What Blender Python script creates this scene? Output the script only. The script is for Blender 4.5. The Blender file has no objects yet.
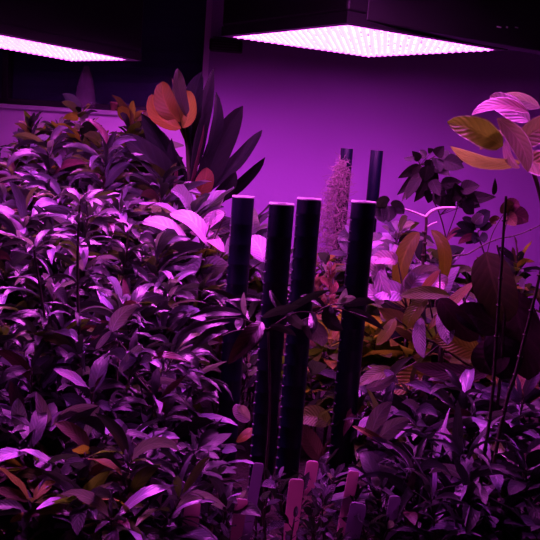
import bpy, math, random
from mathutils import Vector, Matrix, noise
SC = bpy.context.scene
COL = SC.collection
PI = math.pi
V = Vector

# ------------------------------------------------------------------ camera
F, CX, CY = 800.0, 270.0, 270.0
EYE = V((0, 0, 0.72))
PITCH, ROLL = math.radians(8.0), math.radians(4.3)
fwd = V((0, math.cos(PITCH), -math.sin(PITCH)))
right0 = V((1, 0, 0)); up0 = right0.cross(fwd)
# the horizon falls towards the right, so world-up leans to the right in the picture
right = right0 * math.cos(ROLL) + up0 * math.sin(ROLL)
up = -right0 * math.sin(ROLL) + up0 * math.cos(ROLL)
cam_d = bpy.data.cameras.new('camera'); cam = bpy.data.objects.new('camera', cam_d); COL.objects.link(cam)
cam_d.sensor_width = 36; cam_d.lens = 36 * F / 540; cam_d.clip_start = 0.02
m3 = Matrix((right, up, -fwd)).transposed()
cam.matrix_world = Matrix.Translation(EYE) @ m3.to_4x4()
SC.camera = cam
def ray(px, py): return fwd + right * ((px - CX) / F) - up * ((py - CY) / F)
def at(px, py, Y):
    d = ray(px, py); return EYE + d * (Y / d.y)
def atz(px, py, z):
    d = ray(px, py); return EYE + d * ((z - EYE.z) / d.z)

# ------------------------------------------------------------------ objects
def tag(o, label=None, cat=None, group=None, kind=None):
    if label: o['label'] = label
    if cat: o['category'] = cat
    if group: o['group'] = group
    if kind: o['kind'] = kind
    return o
def empty(name, loc, label, cat, group=None):
    o = bpy.data.objects.new(name, None); COL.objects.link(o); o.location = loc; o.empty_display_size = .05
    return tag(o, label, cat, group)

class MB:
    def __init__(s): s.v = []; s.f = []; s.uv = []; s.c = []
    def add(s, vs, fs, uvs=None, col=(1, 1, 1)):
        n = len(s.v); s.v += [tuple(p) for p in vs]
        s.uv += uvs if uvs else [(0, 0)] * len(vs)
        s.c += [col] * len(vs)
        s.f += [tuple(i + n for i in f) for f in fs]
    def tube(s, pts, r0, r1=None, k=6, cap=True, col=(1, 1, 1)):
        if r1 is None: r1 = r0
        n = len(pts); vs = []; fs = []
        ref = V((0.3, 0.2, 1)) if abs((pts[-1] - pts[0]).normalized().z) < .9 else V((1, .1, 0))
        for i, p in enumerate(pts):
            d = (pts[min(i + 1, n - 1)] - pts[max(i - 1, 0)]).normalized()
            a = d.cross(ref).normalized(); b = d.cross(a)
            r = r0 + (r1 - r0) * i / max(1, n - 1)
            for j in range(k):
                t = 2 * PI * j / k
                vs.append(p + a * (r * math.cos(t)) + b * (r * math.sin(t)))
        for i in range(n - 1):
            for j in range(k):
                q = (j + 1) % k
                fs.append((i * k + j, i * k + q, (i + 1) * k + q, (i + 1) * k + j))
        if cap: fs += [tuple(range(k))[::-1], tuple((n - 1) * k + j for j in range(k))]
        s.add(vs, fs, None, col)
    def box(s, c, size, rot=None):
        vs = []
        for x in (-1, 1):
            for y in (-1, 1):
                for z in (-1, 1):
                    p = V((x * size[0] / 2, y * size[1] / 2, z * size[2] / 2))
                    if rot: p = rot @ p
                    vs.append(V(c) + p)
        s.add(vs, [(0, 1, 3, 2), (4, 6, 7, 5), (0, 4, 5, 1), (2, 3, 7, 6), (0, 2, 6, 4), (1, 5, 7, 3)])
    def lathe(s, c, prof, k=32):
        vs = []; fs = []
        for r, z in prof:
            for j in range(k):
                t = 2 * PI * j / k; vs.append(V(c) + V((r * math.cos(t), r * math.sin(t), z)))
        for i in range(len(prof) - 1):
            for j in range(k):
                q = (j + 1) % k
                fs.append((i * k + j, i * k + q, (i + 1) * k + q, (i + 1) * k + j))
        s.add(vs, fs)
    def build(s, name, mat, parent=None, smooth=True, origin=None):
        o0 = V(origin) if origin is not None else (parent_loc(parent) if parent else V((0, 0, 0)))
        me = bpy.data.meshes.new(name)
        me.from_pydata([tuple(V(p) - o0) for p in s.v], [], s.f); 
        uvl = me.uv_layers.new(name='UVMap')
        li = [l.vertex_index for l in me.loops]
        flat = []
        for i in li: flat += s.uv[i]
        uvl.data.foreach_set('uv', flat)
        ca = me.color_attributes.new('tint', 'FLOAT_COLOR', 'POINT')
        fl = []
        for c in s.c: fl += (c[0], c[1], c[2], 1)
        ca.data.foreach_set('color', fl)
        if smooth: me.polygons.foreach_set('use_smooth', [True] * len(me.polygons))
        me.materials.append(mat)
        o = bpy.data.objects.new(name, me); COL.objects.link(o)
        if parent: o.parent = parent
        elif origin is not None: o.location = o0
        return o
def parent_loc(p):
    l = V(p.location)
    while p.parent: p = p.parent; l += V(p.location)
    return l
def bevel(o, w, seg=2):
    m = o.modifiers.new('bevel', 'BEVEL'); m.width = w; m.segments = seg; m.limit_method = 'ANGLE'; return o

# ------------------------------------------------------------------ materials
def mat(name, color, rough=.5, metal=0, spec=.5, bump=None, coat=0, noise_amt=0, noise_scale=8):
    m = bpy.data.materials.new(name); m.use_nodes = True
    n = m.node_tree; b = n.nodes['Principled BSDF']
    b.inputs['Base Color'].default_value = (*color, 1); b.inputs['Roughness'].default_value = rough
    b.inputs['Metallic'].default_value = metal; b.inputs['Specular IOR Level'].default_value = spec
    b.inputs['Coat Weight'].default_value = coat
    tc = n.nodes.new('ShaderNodeTexCoord')
    if noise_amt:
        nz = n.nodes.new('ShaderNodeTexNoise'); nz.inputs['Scale'].default_value = noise_scale; nz.inputs['Detail'].default_value = 6
        n.links.new(tc.outputs['Object'], nz.inputs['Vector'])
        mx = n.nodes.new('ShaderNodeMix'); mx.data_type = 'RGBA'
        mx.inputs['A'].default_value = (*[c * (1 - noise_amt) for c in color], 1)
        mx.inputs['B'].default_value = (*[min(1, c * (1 + noise_amt)) for c in color], 1)
        n.links.new(nz.outputs['Fac'], mx.inputs['Factor']); n.links.new(mx.outputs['Result'], b.inputs['Base Color'])
    if bump:
        nz = n.nodes.new('ShaderNodeTexNoise'); nz.inputs['Scale'].default_value = bump[0]; nz.inputs['Detail'].default_value = 5
        n.links.new(tc.outputs['Object'], nz.inputs['Vector'])
        bp = n.nodes.new('ShaderNodeBump'); bp.inputs['Strength'].default_value = bump[1]; bp.inputs['Distance'].default_value = .01
        n.links.new(nz.outputs['Fac'], bp.inputs['Height']); n.links.new(bp.outputs['Normal'], b.inputs['Normal'])
    return m

def leaf_mat(name, rough=.38, trans=.35, ribs=9, rib_strength=.5, spec=.6, coat=.15, edge=0):
    m = bpy.data.materials.new(name); m.use_nodes = True
    n = m.node_tree; L = n.links; N = n.nodes
    b = N['Principled BSDF']; out = N['Material Output']
    at_ = N.new('ShaderNodeAttribute'); at_.attribute_name = 'tint'
    uv = N.new('ShaderNodeUVMap'); sep = N.new('ShaderNodeSeparateXYZ'); L.new(uv.outputs['UV'], sep.inputs['Vector'])
    def math_(op, a, bb=None):
        q = N.new('ShaderNodeMath'); q.operation = op
        for i, x in enumerate((a, bb)):
            if x is None: continue
            if isinstance(x, (int, float)): q.inputs[i].default_value = x
            else: L.new(x, q.inputs[i])
        return q.outputs[0]
    absv = math_('ABSOLUTE', math_('SUBTRACT', sep.outputs['X'], .5))      # 0 at the midrib, .5 at the margin
    ph = math_('SUBTRACT', sep.outputs['Y'], math_('MULTIPLY', absv, .55))
    wv = math_('SINE', math_('MULTIPLY', ph, ribs * 2 * PI))
    vein = math_('POWER', math_('MULTIPLY', math_('ADD', wv, 1), .5), 6)
    mid = math_('LESS_THAN', absv, .03)
    vm = math_('MINIMUM', math_('ADD', math_('MULTIPLY', vein, .45), mid), 1)
    nz = N.new('ShaderNodeTexNoise'); nz.inputs['Scale'].default_value = 60; tc = N.new('ShaderNodeTexCoord'); L.new(tc.outputs['Object'], nz.inputs['Vector'])
    mx = N.new('ShaderNodeMix'); mx.data_type = 'RGBA'; mx.blend_type = 'MULTIPLY'; mx.inputs['Factor'].default_value = .5
    L.new(at_.outputs['Color'], mx.inputs['A']); L.new(nz.outputs['Color'], mx.inputs['B'])
    mx2 = N.new('ShaderNodeMix'); mx2.data_type = 'RGBA'; L.new(math_('MULTIPLY', vm, .5), mx2.inputs['Factor'])
    L.new(mx.outputs['Result'], mx2.inputs['A'])
    lt = N.new('ShaderNodeMix'); lt.data_type = 'RGBA'; lt.blend_type = 'ADD'; lt.inputs['Factor'].default_value = 1
    L.new(at_.outputs['Color'], lt.inputs['A']); L.new(at_.outputs['Color'], lt.inputs['B']); L.new(lt.outputs['Result'], mx2.inputs['B'])
    if edge:
        me_ = N.new('ShaderNodeMix'); me_.data_type = 'RGBA'; L.new(math_('MULTIPLY', math_('GREATER_THAN', absv, .445), edge), me_.inputs['Factor'])
        L.new(mx2.outputs['Result'], me_.inputs['A']); me_.inputs['B'].default_value = (.8, .65, .7, 1); L.new(me_.outputs['Result'], b.inputs['Base Color'])
    else: L.new(mx2.outputs['Result'], b.inputs['Base Color'])
    b.inputs['Roughness'].default_value = rough; b.inputs['Specular IOR Level'].default_value = spec
    b.inputs['Coat Weight'].default_value = coat; b.inputs['Coat Roughness'].default_value = .25
    bp = N.new('ShaderNodeBump'); bp.inputs['Strength'].default_value = rib_strength; bp.inputs['Distance'].default_value = .003
    hh = math_('SUBTRACT', math_('MULTIPLY', wv, -.5), math_('MULTIPLY', mid, 1.0))
    L.new(hh, bp.inputs['Height']); L.new(bp.outputs['Normal'], b.inputs['Normal'])
    tr = N.new('ShaderNodeBsdfTranslucent')
    mt = N.new('ShaderNodeMix'); mt.data_type = 'RGBA'; mt.blend_type = 'MULTIPLY'; mt.inputs['Factor'].default_value = 1
    L.new(at_.outputs['Color'], mt.inputs['A']); mt.inputs['B'].default_value = (.95, 1.7, .5, 1)
    L.new(mt.outputs['Result'], tr.inputs['Color'])
    ms = N.new('ShaderNodeMixShader'); ms.inputs['Fac'].default_value = trans * .8
    L.new(b.outputs['BSDF'], ms.inputs[1]); L.new(tr.outputs['BSDF'], ms.inputs[2]); L.new(ms.outputs['Shader'], out.inputs['Surface'])
    return m

def led_mat(name, color, strength, nx, ny):
    """board of diodes: bright dots over a glowing lens sheet"""
    m = bpy.data.materials.new(name); m.use_nodes = True
    n = m.node_tree; L = n.links; N = n.nodes
    for x in list(N): 
        if x.type == 'BSDF_PRINCIPLED': N.remove(x)
    uv = N.new('ShaderNodeUVMap'); mp = N.new('ShaderNodeMapping'); mp.inputs['Scale'].default_value = (nx, ny, 1)
    L.new(uv.outputs['UV'], mp.inputs['Vector'])
    vo = N.new('ShaderNodeTexVoronoi'); vo.inputs['Randomness'].default_value = .25; vo.inputs['Scale'].default_value = 1
    L.new(mp.outputs['Vector'], vo.inputs['Vector'])
    mr = N.new('ShaderNodeMapRange'); mr.inputs['From Min'].default_value = .2; mr.inputs['From Max'].default_value = .5
    mr.inputs['To Min'].default_value = strength * 2.2; mr.inputs['To Max'].default_value = strength * .12
    L.new(vo.outputs['Distance'], mr.inputs['Value'])
    e = N.new('ShaderNodeEmission'); e.inputs['Color'].default_value = (*color, 1)
    L.new(mr.outputs['Result'], e.inputs['Strength']); L.new(e.outputs['Emission'], N['Material Output'].inputs['Surface'])
    return m

LIGHT = (.97, .10, 1.0)
M = dict(
    mark=mat('grey_print', (.9, .9, .9), .5),
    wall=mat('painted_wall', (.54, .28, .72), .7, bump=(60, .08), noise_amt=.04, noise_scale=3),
    parapet=mat('lamplit_white_parapet', (.85, .62, .95), .55, noise_amt=.03),  # white parapet, lightened further to carry the left lamp's light
    side=mat('dim_wall', (.18, .17, .2), .8, noise_amt=.05),
    ceil=mat('dark_ceiling', (.03, .03, .035), .9, noise_amt=.1),
    floor=mat('concrete_floor', (.12, .12, .12), .7, noise_amt=.2, bump=(20, .2)),
    black=mat('black_powder_coat', (.012, .012, .014), .5, noise_amt=.1),
    pipe=mat('black_plastic_pipe', (.003, .005, .016), .36, spec=.35, noise_amt=.15, noise_scale=30),
    rim=mat('lit_rim_pale_trim', (.8, .75, .8), .35), tick=mat('tick_highlight', (.22, .2, .28), .4),  # pipe rims and ticks: light on black plastic put into pale colours
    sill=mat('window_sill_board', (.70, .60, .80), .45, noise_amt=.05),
    backing=mat('night_backing', (.16, .12, .34), .85, noise_amt=.2, noise_scale=4),  # dark sheet outside the glass, coloured as the night
    soil=mat('potting_soil', (.035, .025, .02), .95, bump=(90, .8), noise_amt=.5, noise_scale=60),
    stem=mat('woody_stem', (.06, .045, .03), .6, bump=(80, .4), noise_amt=.4, noise_scale=50),
    green_stem=mat('green_stem', (.14, .16, .06), .45, noise_amt=.2, noise_scale=40),
    pale_stem=mat('pale_young_stem', (.95, .8, .8), .35),
    tagp=mat('label_plastic', (.85, .55, .70), .4, noise_amt=.08, noise_scale=40),
    tagd=mat('label_plastic_darker', (.50, .40, .58), .5, noise_amt=.2, noise_scale=60),  # darker, more mottled label plastic
    clay=mat('clay_pot', (.5, .25, .18), .6, noise_amt=.1),
    bench=mat('bench_steel', (.2, .2, .22), .4, metal=.8, noise_amt=.1),
    moss=mat('moss_strand', (.34, .26, .26), .8, noise_amt=.2, noise_scale=20),
    frame=mat('window_frame_paint', (.06, .05, .07), .5, noise_amt=.1),
    leaf=leaf_mat('glossy_leaf', rough=.3, trans=.25, spec=.9, coat=.35, rib_strength=.2), broad=leaf_mat('ribbed_leaf', rough=.42, trans=.4, ribs=11, rib_strength=.45, spec=.8, coat=.2),
    soft=leaf_mat('soft_leaf', rough=.6, trans=.3, rib_strength=.9, ribs=7, coat=0),
    dull=leaf_mat('dark_leaf', rough=.45, trans=.08, rib_strength=.12, ribs=8, coat=0, spec=.5),
    edged=leaf_mat('pale_margin_leaf', rough=.42, trans=.45, ribs=8, rib_strength=.4, coat=.1, edge=.7),
    matte=leaf_mat('matte_leaf', rough=.7, trans=.06, rib_strength=.1, ribs=7, coat=0, spec=.15),
    pale=leaf_mat('pale_lit_leaf', rough=.4, trans=.1, ribs=8, rib_strength=.35, spec=.7),
    backlit=leaf_mat('thin_leaf', rough=.5, trans=.65, ribs=9, rib_strength=.25, spec=.3, coat=0),
)
g = bpy.data.materials.new('clear_glass'); g.use_nodes = True
gb = g.node_tree.nodes['Principled BSDF']; gb.inputs['Transmission Weight'].default_value = 1; gb.inputs['Roughness'].default_value = .06; gb.inputs['IOR'].default_value = 1.2
g.node_tree.nodes.new('ShaderNodeBsdfDiffuse'); gb.inputs['Base Color'].default_value = (.85, .85, .9, 1); M['glass'] = g
for k_, c_, f_ in (('tagp', (.9, .6, .65), .35), ('tagd', (.55, .45, .6), .35)):
    m_ = M[k_]; N_ = m_.node_tree.nodes; t_ = N_.new('ShaderNodeBsdfTranslucent'); t_.inputs['Color'].default_value = (*c_, 1)
    x_ = N_.new('ShaderNodeMixShader'); x_.inputs['Fac'].default_value = f_
    m_.node_tree.links.new(N_['Principled BSDF'].outputs[0], x_.inputs[1]); m_.node_tree.links.new(t_.outputs[0], x_.inputs[2]); m_.node_tree.links.new(x_.outputs[0], N_['Material Output'].inputs['Surface'])

g2 = g.copy(); g2.name = 'cloudy_bottle_plastic'; N_ = g2.node_tree.nodes; b2 = N_['Principled BSDF']; b2.inputs['Base Color'].default_value = (.75, .6, .8, 1)
ms_ = N_.new('ShaderNodeMixShader'); df_ = N_.new('ShaderNodeBsdfTransparent'); ms_.inputs['Fac'].default_value = .78
b2.inputs['Transmission Weight'].default_value = .3; b2.inputs['Roughness'].default_value = .3
g2.node_tree.links.new(b2.outputs['BSDF'], ms_.inputs[1]); g2.node_tree.links.new(df_.outputs['BSDF'], ms_.inputs[2]); g2.node_tree.links.new(ms_.outputs['Shader'], N_['Material Output'].inputs['Surface']); M['bottle'] = g2

# ------------------------------------------------------------------ room
YW, FL, CE, XL, XR, YF = 3.9, -0.85, 1.75, -2.4, 2.4, -1.6
def slab(name, c, size, m):
    b = MB(); b.box((0, 0, 0), size); o = b.build(name, m, smooth=False); o.location = c; return tag(o, kind='structure')
slab('floor', (0, (YW + 1.2 + YF) / 2, FL - .05), (XR - XL + .4, YW + 1.2 - YF + .4, .1), M['floor'])
slab('ceiling', (0, (YW + 1.2 + YF) / 2, CE + .05), (XR - XL + .4, YW + 1.2 - YF + .4, .1), M['ceil'])
slab('wall_left', (XL - .05, (YW + 1.4 + YF) / 2, (FL + CE) / 2), (.1, YW + 1.4 - YF, CE - FL), M['side'])
slab('wall_right', (XR + .05, (YW + YF) / 2, (FL + CE) / 2), (.1, YW - YF, CE - FL), M['side'])
slab('wall_front', (0, YF - .05, (FL + CE) / 2), (XR - XL + .2, .1, CE - FL), M['side'])
# back wall; left of an outside corner it turns away and holds a dark window above a low white parapet
wx = at(209, 60, YW).x; TH = math.atan(.28)
LU = V((-math.cos(TH), math.sin(TH), 0)); LD = V((math.sin(TH), math.cos(TH), 0)); HG = V((wx, YW, 0))
def onwall(px, py, d=0):
    r_ = ray(px, py); k = (HG + LD * d - EYE).dot(LD) / r_.dot(LD); return EYE + r_ * k
wz = onwall(60, 107.5).z; wt = 1.6; LL = 2.7
b = MB(); b.box(((wx + XR + .1) / 2, YW + .07, (FL + CE) / 2), (XR + .1 - wx, .14, CE - FL))
tag(b.build('wall_back', M['wall'], smooth=False), kind='structure')
RT = Matrix((-LU, LD, V((0, 0, 1)))).transposed()
def lbox(mb, s0, s1, z0, z1, d0, d1): mb.box(HG + LU * (s0 + s1) / 2 + LD * (d0 + d1) / 2 + V((0, 0, (z0 + z1) / 2)), (abs(s1 - s0), abs(d1 - d0), z1 - z0), RT)
b = MB(); lbox(b, 0, LL, FL, wz, 0, .14); lbox(b, 0, LL, wt, CE, 0, .14); lbox(b, 2.3, LL, wz, wt, 0, .14); lbox(b, 0, .03, wz, wt, 0, .14)
tag(b.build('wall_back_left', M['parapet'], smooth=False), kind='structure')
w = empty('window_1', HG + LU * 1.1 + V((0, 0, wz)), None, None); w['kind'] = 'structure'
b = MB(); fr = .035
for s0 in (.03, 1.15, 2.265): lbox(b, s0, s0 + fr, wz, wt, .08, .13)
for z in (wz, wt - fr): lbox(b, .03, 2.3, z, z + fr, .08, .13)
b.build('window_frame', M['frame'], w, smooth=False)
b = MB(); lbox(b, .04, 2.29, wz + .01, wt - .01, .1, .106); b.build('window_pane', M['glass'], w, smooth=False)
b = MB(); NB = 18
for i in range(NB):
    z0 = wz + (wt - wz) * i / NB; lbox(b, -.02, 2.35, z0, z0 + (wt - wz) / NB * .98, .19, .2)
b.build('night_sheet', M['backing'], w, smooth=False)  # sheet stands in for the darkness outside
b = MB(); lbox(b, .0, 2.3, wz - .022, wz, -.03, .08); bevel(b.build('window_sill', M['sill'], w, smooth=False), .004)

# bench + bed
be = empty('grow_bench', (0, 2.1, FL), 'long grow bench with a soil filled tray under all the plants', 'bench')
b = MB(); b.box((0, 2.05, -.09), (4.4, 3.3, .05)); b.build('bench_top', M['bench'], be, smooth=False)
b = MB()
for x, y, sx_, sy_ in ((0, .42, 4.4, .03), (0, 3.68, 4.4, .03), (-2.19, 2.05, .03, 3.24), (2.19, 2.05, .03, 3.24)): b.box((x, y, -.015), (sx_, sy_, .1))
b.build('tray_rim', M['black'], be, smooth=False)
for x in (-2.1, 2.1):
    for y in (.5, 3.6):
        b = MB(); b.box((x, y, (FL - .115) / 2), (.05, .05, -.115 - FL)); b.build('leg', M['bench'], be, smooth=False)
b = MB(); random.seed(2); nx, ny = 90, 70; vs = []; fs = []
for i in range(nx + 1):
    for j in range(ny + 1):
        x = -2.17 + 4.34 * i / nx; y = .44 + 3.22 * j / ny
        vs.append(V((x, y, -.03 + .012 * noise.noise(V((x * 9, y * 9, 0))) + .006 * random.random())))
for i in range(nx):
    for j in range(ny):
        a = i * (ny + 1) + j; fs.append((a, a + ny + 1, a + ny + 2, a + 1))
b.add(vs, fs); b.build('soil', M['soil'], be)

# ------------------------------------------------------------------ lamps
def lamp(c, u, v, a, bb, mg, hgt, label, nled, strength):
    """c centre of the lit board, u / v unit edge directions, a x bb its size"""
    c = V(c); u = V(u).normalized(); n = u.cross(V(v)).normalized()
    if n.z < 0: n = -n
    v = n.cross(u); b_ = 0
    r = empty('grow_light', c, label, 'grow light')
    A, B = a / 2 + mg, bb / 2 + mg
    def P(x, y, z): return c + u * x + v * y + n * z
    def ring(mb, x0, y0, x1, y1, z0, z1):
        vs = []
        for (x, y) in ((x0, y0), (x1, y1)):
            for z in (z0, z1):
                vs += [P(-x, -y, z), P(x, -y, z), P(x, y, z), P(-x, y, z)]
        fs = []
        for i in range(4):
            j = (i + 1) % 4
            fs += [(i, j, 4 + j, 4 + i), (8 + i, 12 + i, 12 + j, 8 + j), (i, 8 + i, 8 + j, j), (4 + i, 4 + j, 12 + j, 12 + i)]
        mb.add(vs, fs)
    mb = MB(); ring(mb, a / 2 + .004, bb / 2 + .004, A, B, -.004, .03); mb.build('bezel', M['black'], r, smooth=False)
    mb = MB(); vs = [P(x, y, z) for z in (.03, hgt) for (x, y) in ((-A, -B), (A, -B), (A, B), (-A, B))]
    mb.add(vs, [(0, 1, 2, 3), (4, 7, 6, 5), (0, 4, 5, 1), (1, 5, 6, 2), (2, 6, 7, 3), (3, 7, 4, 0)]); bevel(mb.build('housing', M['black'], r, smooth=False), .008)
    mb = MB(); ring(mb, a / 2, bb / 2, a / 2 + .004, bb / 2 + .004, -.005, .01); mb.build('inner_trim', M['rim'], r, smooth=False)
    mb = MB(); mb.add([P(-a / 2, -bb / 2, 0), P(a / 2, -bb / 2, 0), P(a / 2, bb / 2, 0), P(-a / 2, bb / 2, 0)], [(3, 2, 1, 0)], [(0, 0), (1, 0), (1, 1), (0, 1)])
    mb.build('led_board', led_mat('led_board', LIGHT, strength, nled[0], nled[1]), r, smooth=False)
    lens = bpy.data.materials.get('led_lens')
    if not lens:
        lens = bpy.data.materials.new('led_lens'); lens.use_nodes = True; nb = lens.node_tree.nodes['Principled BSDF']
        nb.inputs['Base Color'].default_value = (.8, .8, .8, 1); nb.inputs['Emission Color'].default_value = (*LIGHT, 1); nb.inputs['Emission Strength'].default_value = 6
        lens.cycles.emission_sampling = 'NONE'
    mb = MB()
    for i in range(nled[0]):
        for j in range(nled[1]):
            x = -a / 2 + a * (i + .5) / nled[0]; y = -bb / 2 + bb * (j + .5) / nled[1]; rr = .009
            vs = [P(x + rr * math.cos(t * PI / 3), y + rr * math.sin(t * PI / 3), -.001) for t in range(6)]
            vs += [P(x + rr * .6 * math.cos(t * PI / 3), y + rr * .6 * math.sin(t * PI / 3), -.008) for t in range(6)] + [P(x, y, -.010)]
            mb.add(vs, [(t, (t + 1) % 6, 6 + (t + 1) % 6, 6 + t) for t in range(6)] + [(6 + t, 6 + (t + 1) % 6, 12) for t in range(6)])
    mb.build('led_lens', lens, r)
    for x in (-A * .8, A * .8):
        for y in (-B * .8, B * .8): mb = MB(); p = P(x, y, hgt); mb.tube([p, V((p.x, p.y, CE))], .002, k=5); mb.build('suspension_cable', M['bench'], r)
    return r
STR = 17
LP = [atz(230, 35.5, 1.14), at(347, 23.5, 2.42), atz(496, 49, 1.14), at(371, 55, 3.30)]
u_ = ((LP[2] - LP[1]) + (LP[3] - LP[0])) / 2; v_ = ((LP[3] - LP[2]) + (LP[0] - LP[1])) / 2
sq = (u_.length + v_.length) / 2; b1 = (u_.normalized() + v_.normalized()).normalized(); b2_ = u_.normalized() - v_.normalized(); b2_ = (b2_ - b1 * b2_.dot(b1)).normalized()
lamp(sum(LP, V()) / 4, b1 + b2_, b1 - b2_, sq, sq, .03, .22, 'large bright square panel grow light hanging at top centre before the wall', (22, 20), STR)
Rr = atz(126, 58.5, .72 + .36); 
d1 = V((-1, .72, 0)).normalized(); d2 = V((-.72, -1, 0)).normalized()
LA, LB = .34, .62
lamp(Rr + d1 * LA / 2 + d2 * LB / 2, d1, d2, LA, LB, .045, .25, 'second panel grow light at the top left corner, seen almost edge-on', (12, 22), STR)
lamp((-.50, 1.80, 1.27), (1, .1, 0), (-.1, 1, 0), .45, .45, .03, .16, 'panel grow light hung over the front of the bed on the left, above the picture', (20, 20), 68)
lamp((.45, 1.88, 1.31), (1, .1, 0), (-.1, 1, 0), .45, .45, .03, .16, 'added panel grow light over the four black pipes, unseen above the picture', (20, 20), 32)  # unseen lamp, added to backlight the labels and pipe rims

# ------------------------------------------------------------------ wall box, sill items
p0 = at(211, 38, YW); p1 = at(242, 56, YW)
b = MB(); b.box(((p0.x + p1.x) / 2, YW - .035, (p0.z + p1.z) / 2), (p1.x - p0.x, .07, p0.z - p1.z - .02)); 
vb = b.build('ventilation_box', M['black'], smooth=False, origin=((p0.x + p1.x) / 2, YW, (p0.z + p1.z) / 2)); bevel(vb, .006)
tag(vb, 'small black rectangular box fixed high on the purple wall', 'box')
b = MB()
for i in range(5): b.box(((p0.x + p1.x) / 2, YW - .073, p1.z + .02 + i * .012), (p1.x - p0.x - .03, .006, .004))
b.build('vent_grille', M['frame'], vb, smooth=False, origin=vb.location)
zt = wz
p = onwall(85, 106, .03)
b = MB(); b.lathe((p.x, p.y, zt), [(0, .002), (.052, .002), (.055, .01), (.052, .06), (.043, .12), (.030, .17), (.018, .20), (.016, .215), (.013, .215), (.014, .20), (.027, .168), (.040, .118), (.049, .06), (.051, .012), (0, .010)])
bo = b.build('glass_bottle', M['bottle'], origin=(p.x, p.y, zt)); tag(bo, 'clear glass bottle standing on the dark window sill', 'bottle')
p = onwall(114, 105, .02)
b = MB(); b.lathe((p.x, p.y, zt), [(0, 0), (.014, 0), (.019, .036), (.021, .036), (.021, .045), (.018, .045), (.016, .032), (0, .032)])
tag(b.build('flower_pot', M['clay'], origin=(p.x, p.y, zt)), 'tiny clay pot on the window sill right of the bottle', 'pot')
p = onwall(133, 107, .02)
b = MB(); b.box((p.x, p.y, zt + .006), (.14, .05, .012), RT); o = b.build('pot_saucer', M['clay'], smooth=False, origin=(p.x, p.y, zt)); bevel(o, .004)
tag(o, 'low reddish saucer on the window sill right of the clay pot', 'saucer')
# black beam the lamps hang from, along the near right side of the big lamp
NR = atz(347, 22.5, 1.135); RI = atz(496, 48.2, 1.135); bd = (RI - NR).normalized(); bn = V((bd.y, -bd.x, 0)); bn = bn if bn.y < 0 else -bn
o = empty('lamp_beam', NR, 'black beam at the top right, running on from the big lamp out of sight', 'beam')
b = MB(); Bm = Matrix((bd, bn, V((0, 0, 1)))).transposed(); Ln = 1.5
b.box(NR + bd * (Ln / 2 + .02) + bn * .045 + V((0, 0, .13)), (Ln, .06, .26), Bm); bevel(b.build('beam_body', M['black'], o, smooth=False), .004)
for px_, w_ in ((499, .02), (507, .008), (516.5, .014)):
    r_ = ray(px_, 27 + (px_ - 499) * .03); pl = NR + bn * .0755; k = (pl - EYE).dot(bn) / r_.dot(bn); c_ = EYE + r_ * k
    b = MB(); b.box(c_, (w_, .001, .004 if w_ > .01 else .006), Bm); b.build('printed_mark', M['mark'], o, smooth=False)

# ------------------------------------------------------------------ pipes
def pipe(px, py, Y, label, r=.025, rings=True):
    top = at(px, py, Y); base = V((top.x, top.y, -.005)); h = top.z
    o = empty('black_pipe', base, label, 'pipe', None)
    b = MB(); prof = [(r * .88, .0), (r, .0)]
    z = .03
    if rings:
        while z < h - .03:
            prof += [(r, z), (r * 1.015, z + .0015), (r * 1.015, z + .003), (r, z + .0045)]; z += .045
    prof += [(r, h - .002), (r * .97, h), (r * .88, h), (r * .86, h - .03), (r * .86, h - .2)]
    b.lathe(base, prof, 40); nf = len(b.f); z = .05; a0 = PI * 1.13      # moulded ticks in a line, their highlight put into a paler colour
    while rings and z < h - .02:
        c = base + V((math.cos(a0), math.sin(a0), 0)) * r + V((0, 0, z)); b.box(c, (.005, .006, .0022), Matrix.Rotation(a0, 3, 'Z')); z += .0225
    pw = b.build('pipe_wall', M['pipe'], o); pw.data.materials.append(M['tick'])
    for k_ in range(nf, len(b.f)): pw.data.polygons[k_].material_index = 1; pw.data.polygons[k_].use_smooth = False
    b = MB(); b.lathe(base, [(r * 1.0, h - .001), (r * 1.01, h), (r * 1.0, h + .003), (r * .86, h + .003), (r * .86, h), (r * .98, h - .001)], 40); b.build('cut_rim', M['rim'] if rings else M['pipe'], o)  # front pipe tops coloured pale for the light they catch
    return o
pipe(243.5, 195, 1.80, 'leftmost tall black pipe of the four in front')
pipe(282, 202, 1.58, 'second black pipe from the left, lowest of the four tops')
pipe(309.5, 197, 1.64, 'third black pipe from the left, close beside its neighbour')
pipe(364, 200, 1.62, 'rightmost black pipe of the four in front')
pipe(347, 148, 3.25, 'thin far black pipe behind the hanging moss', rings=False)
pipe(377, 150, 3.2, 'thin far black pipe right of the moss, free standing', rings=False)

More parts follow.
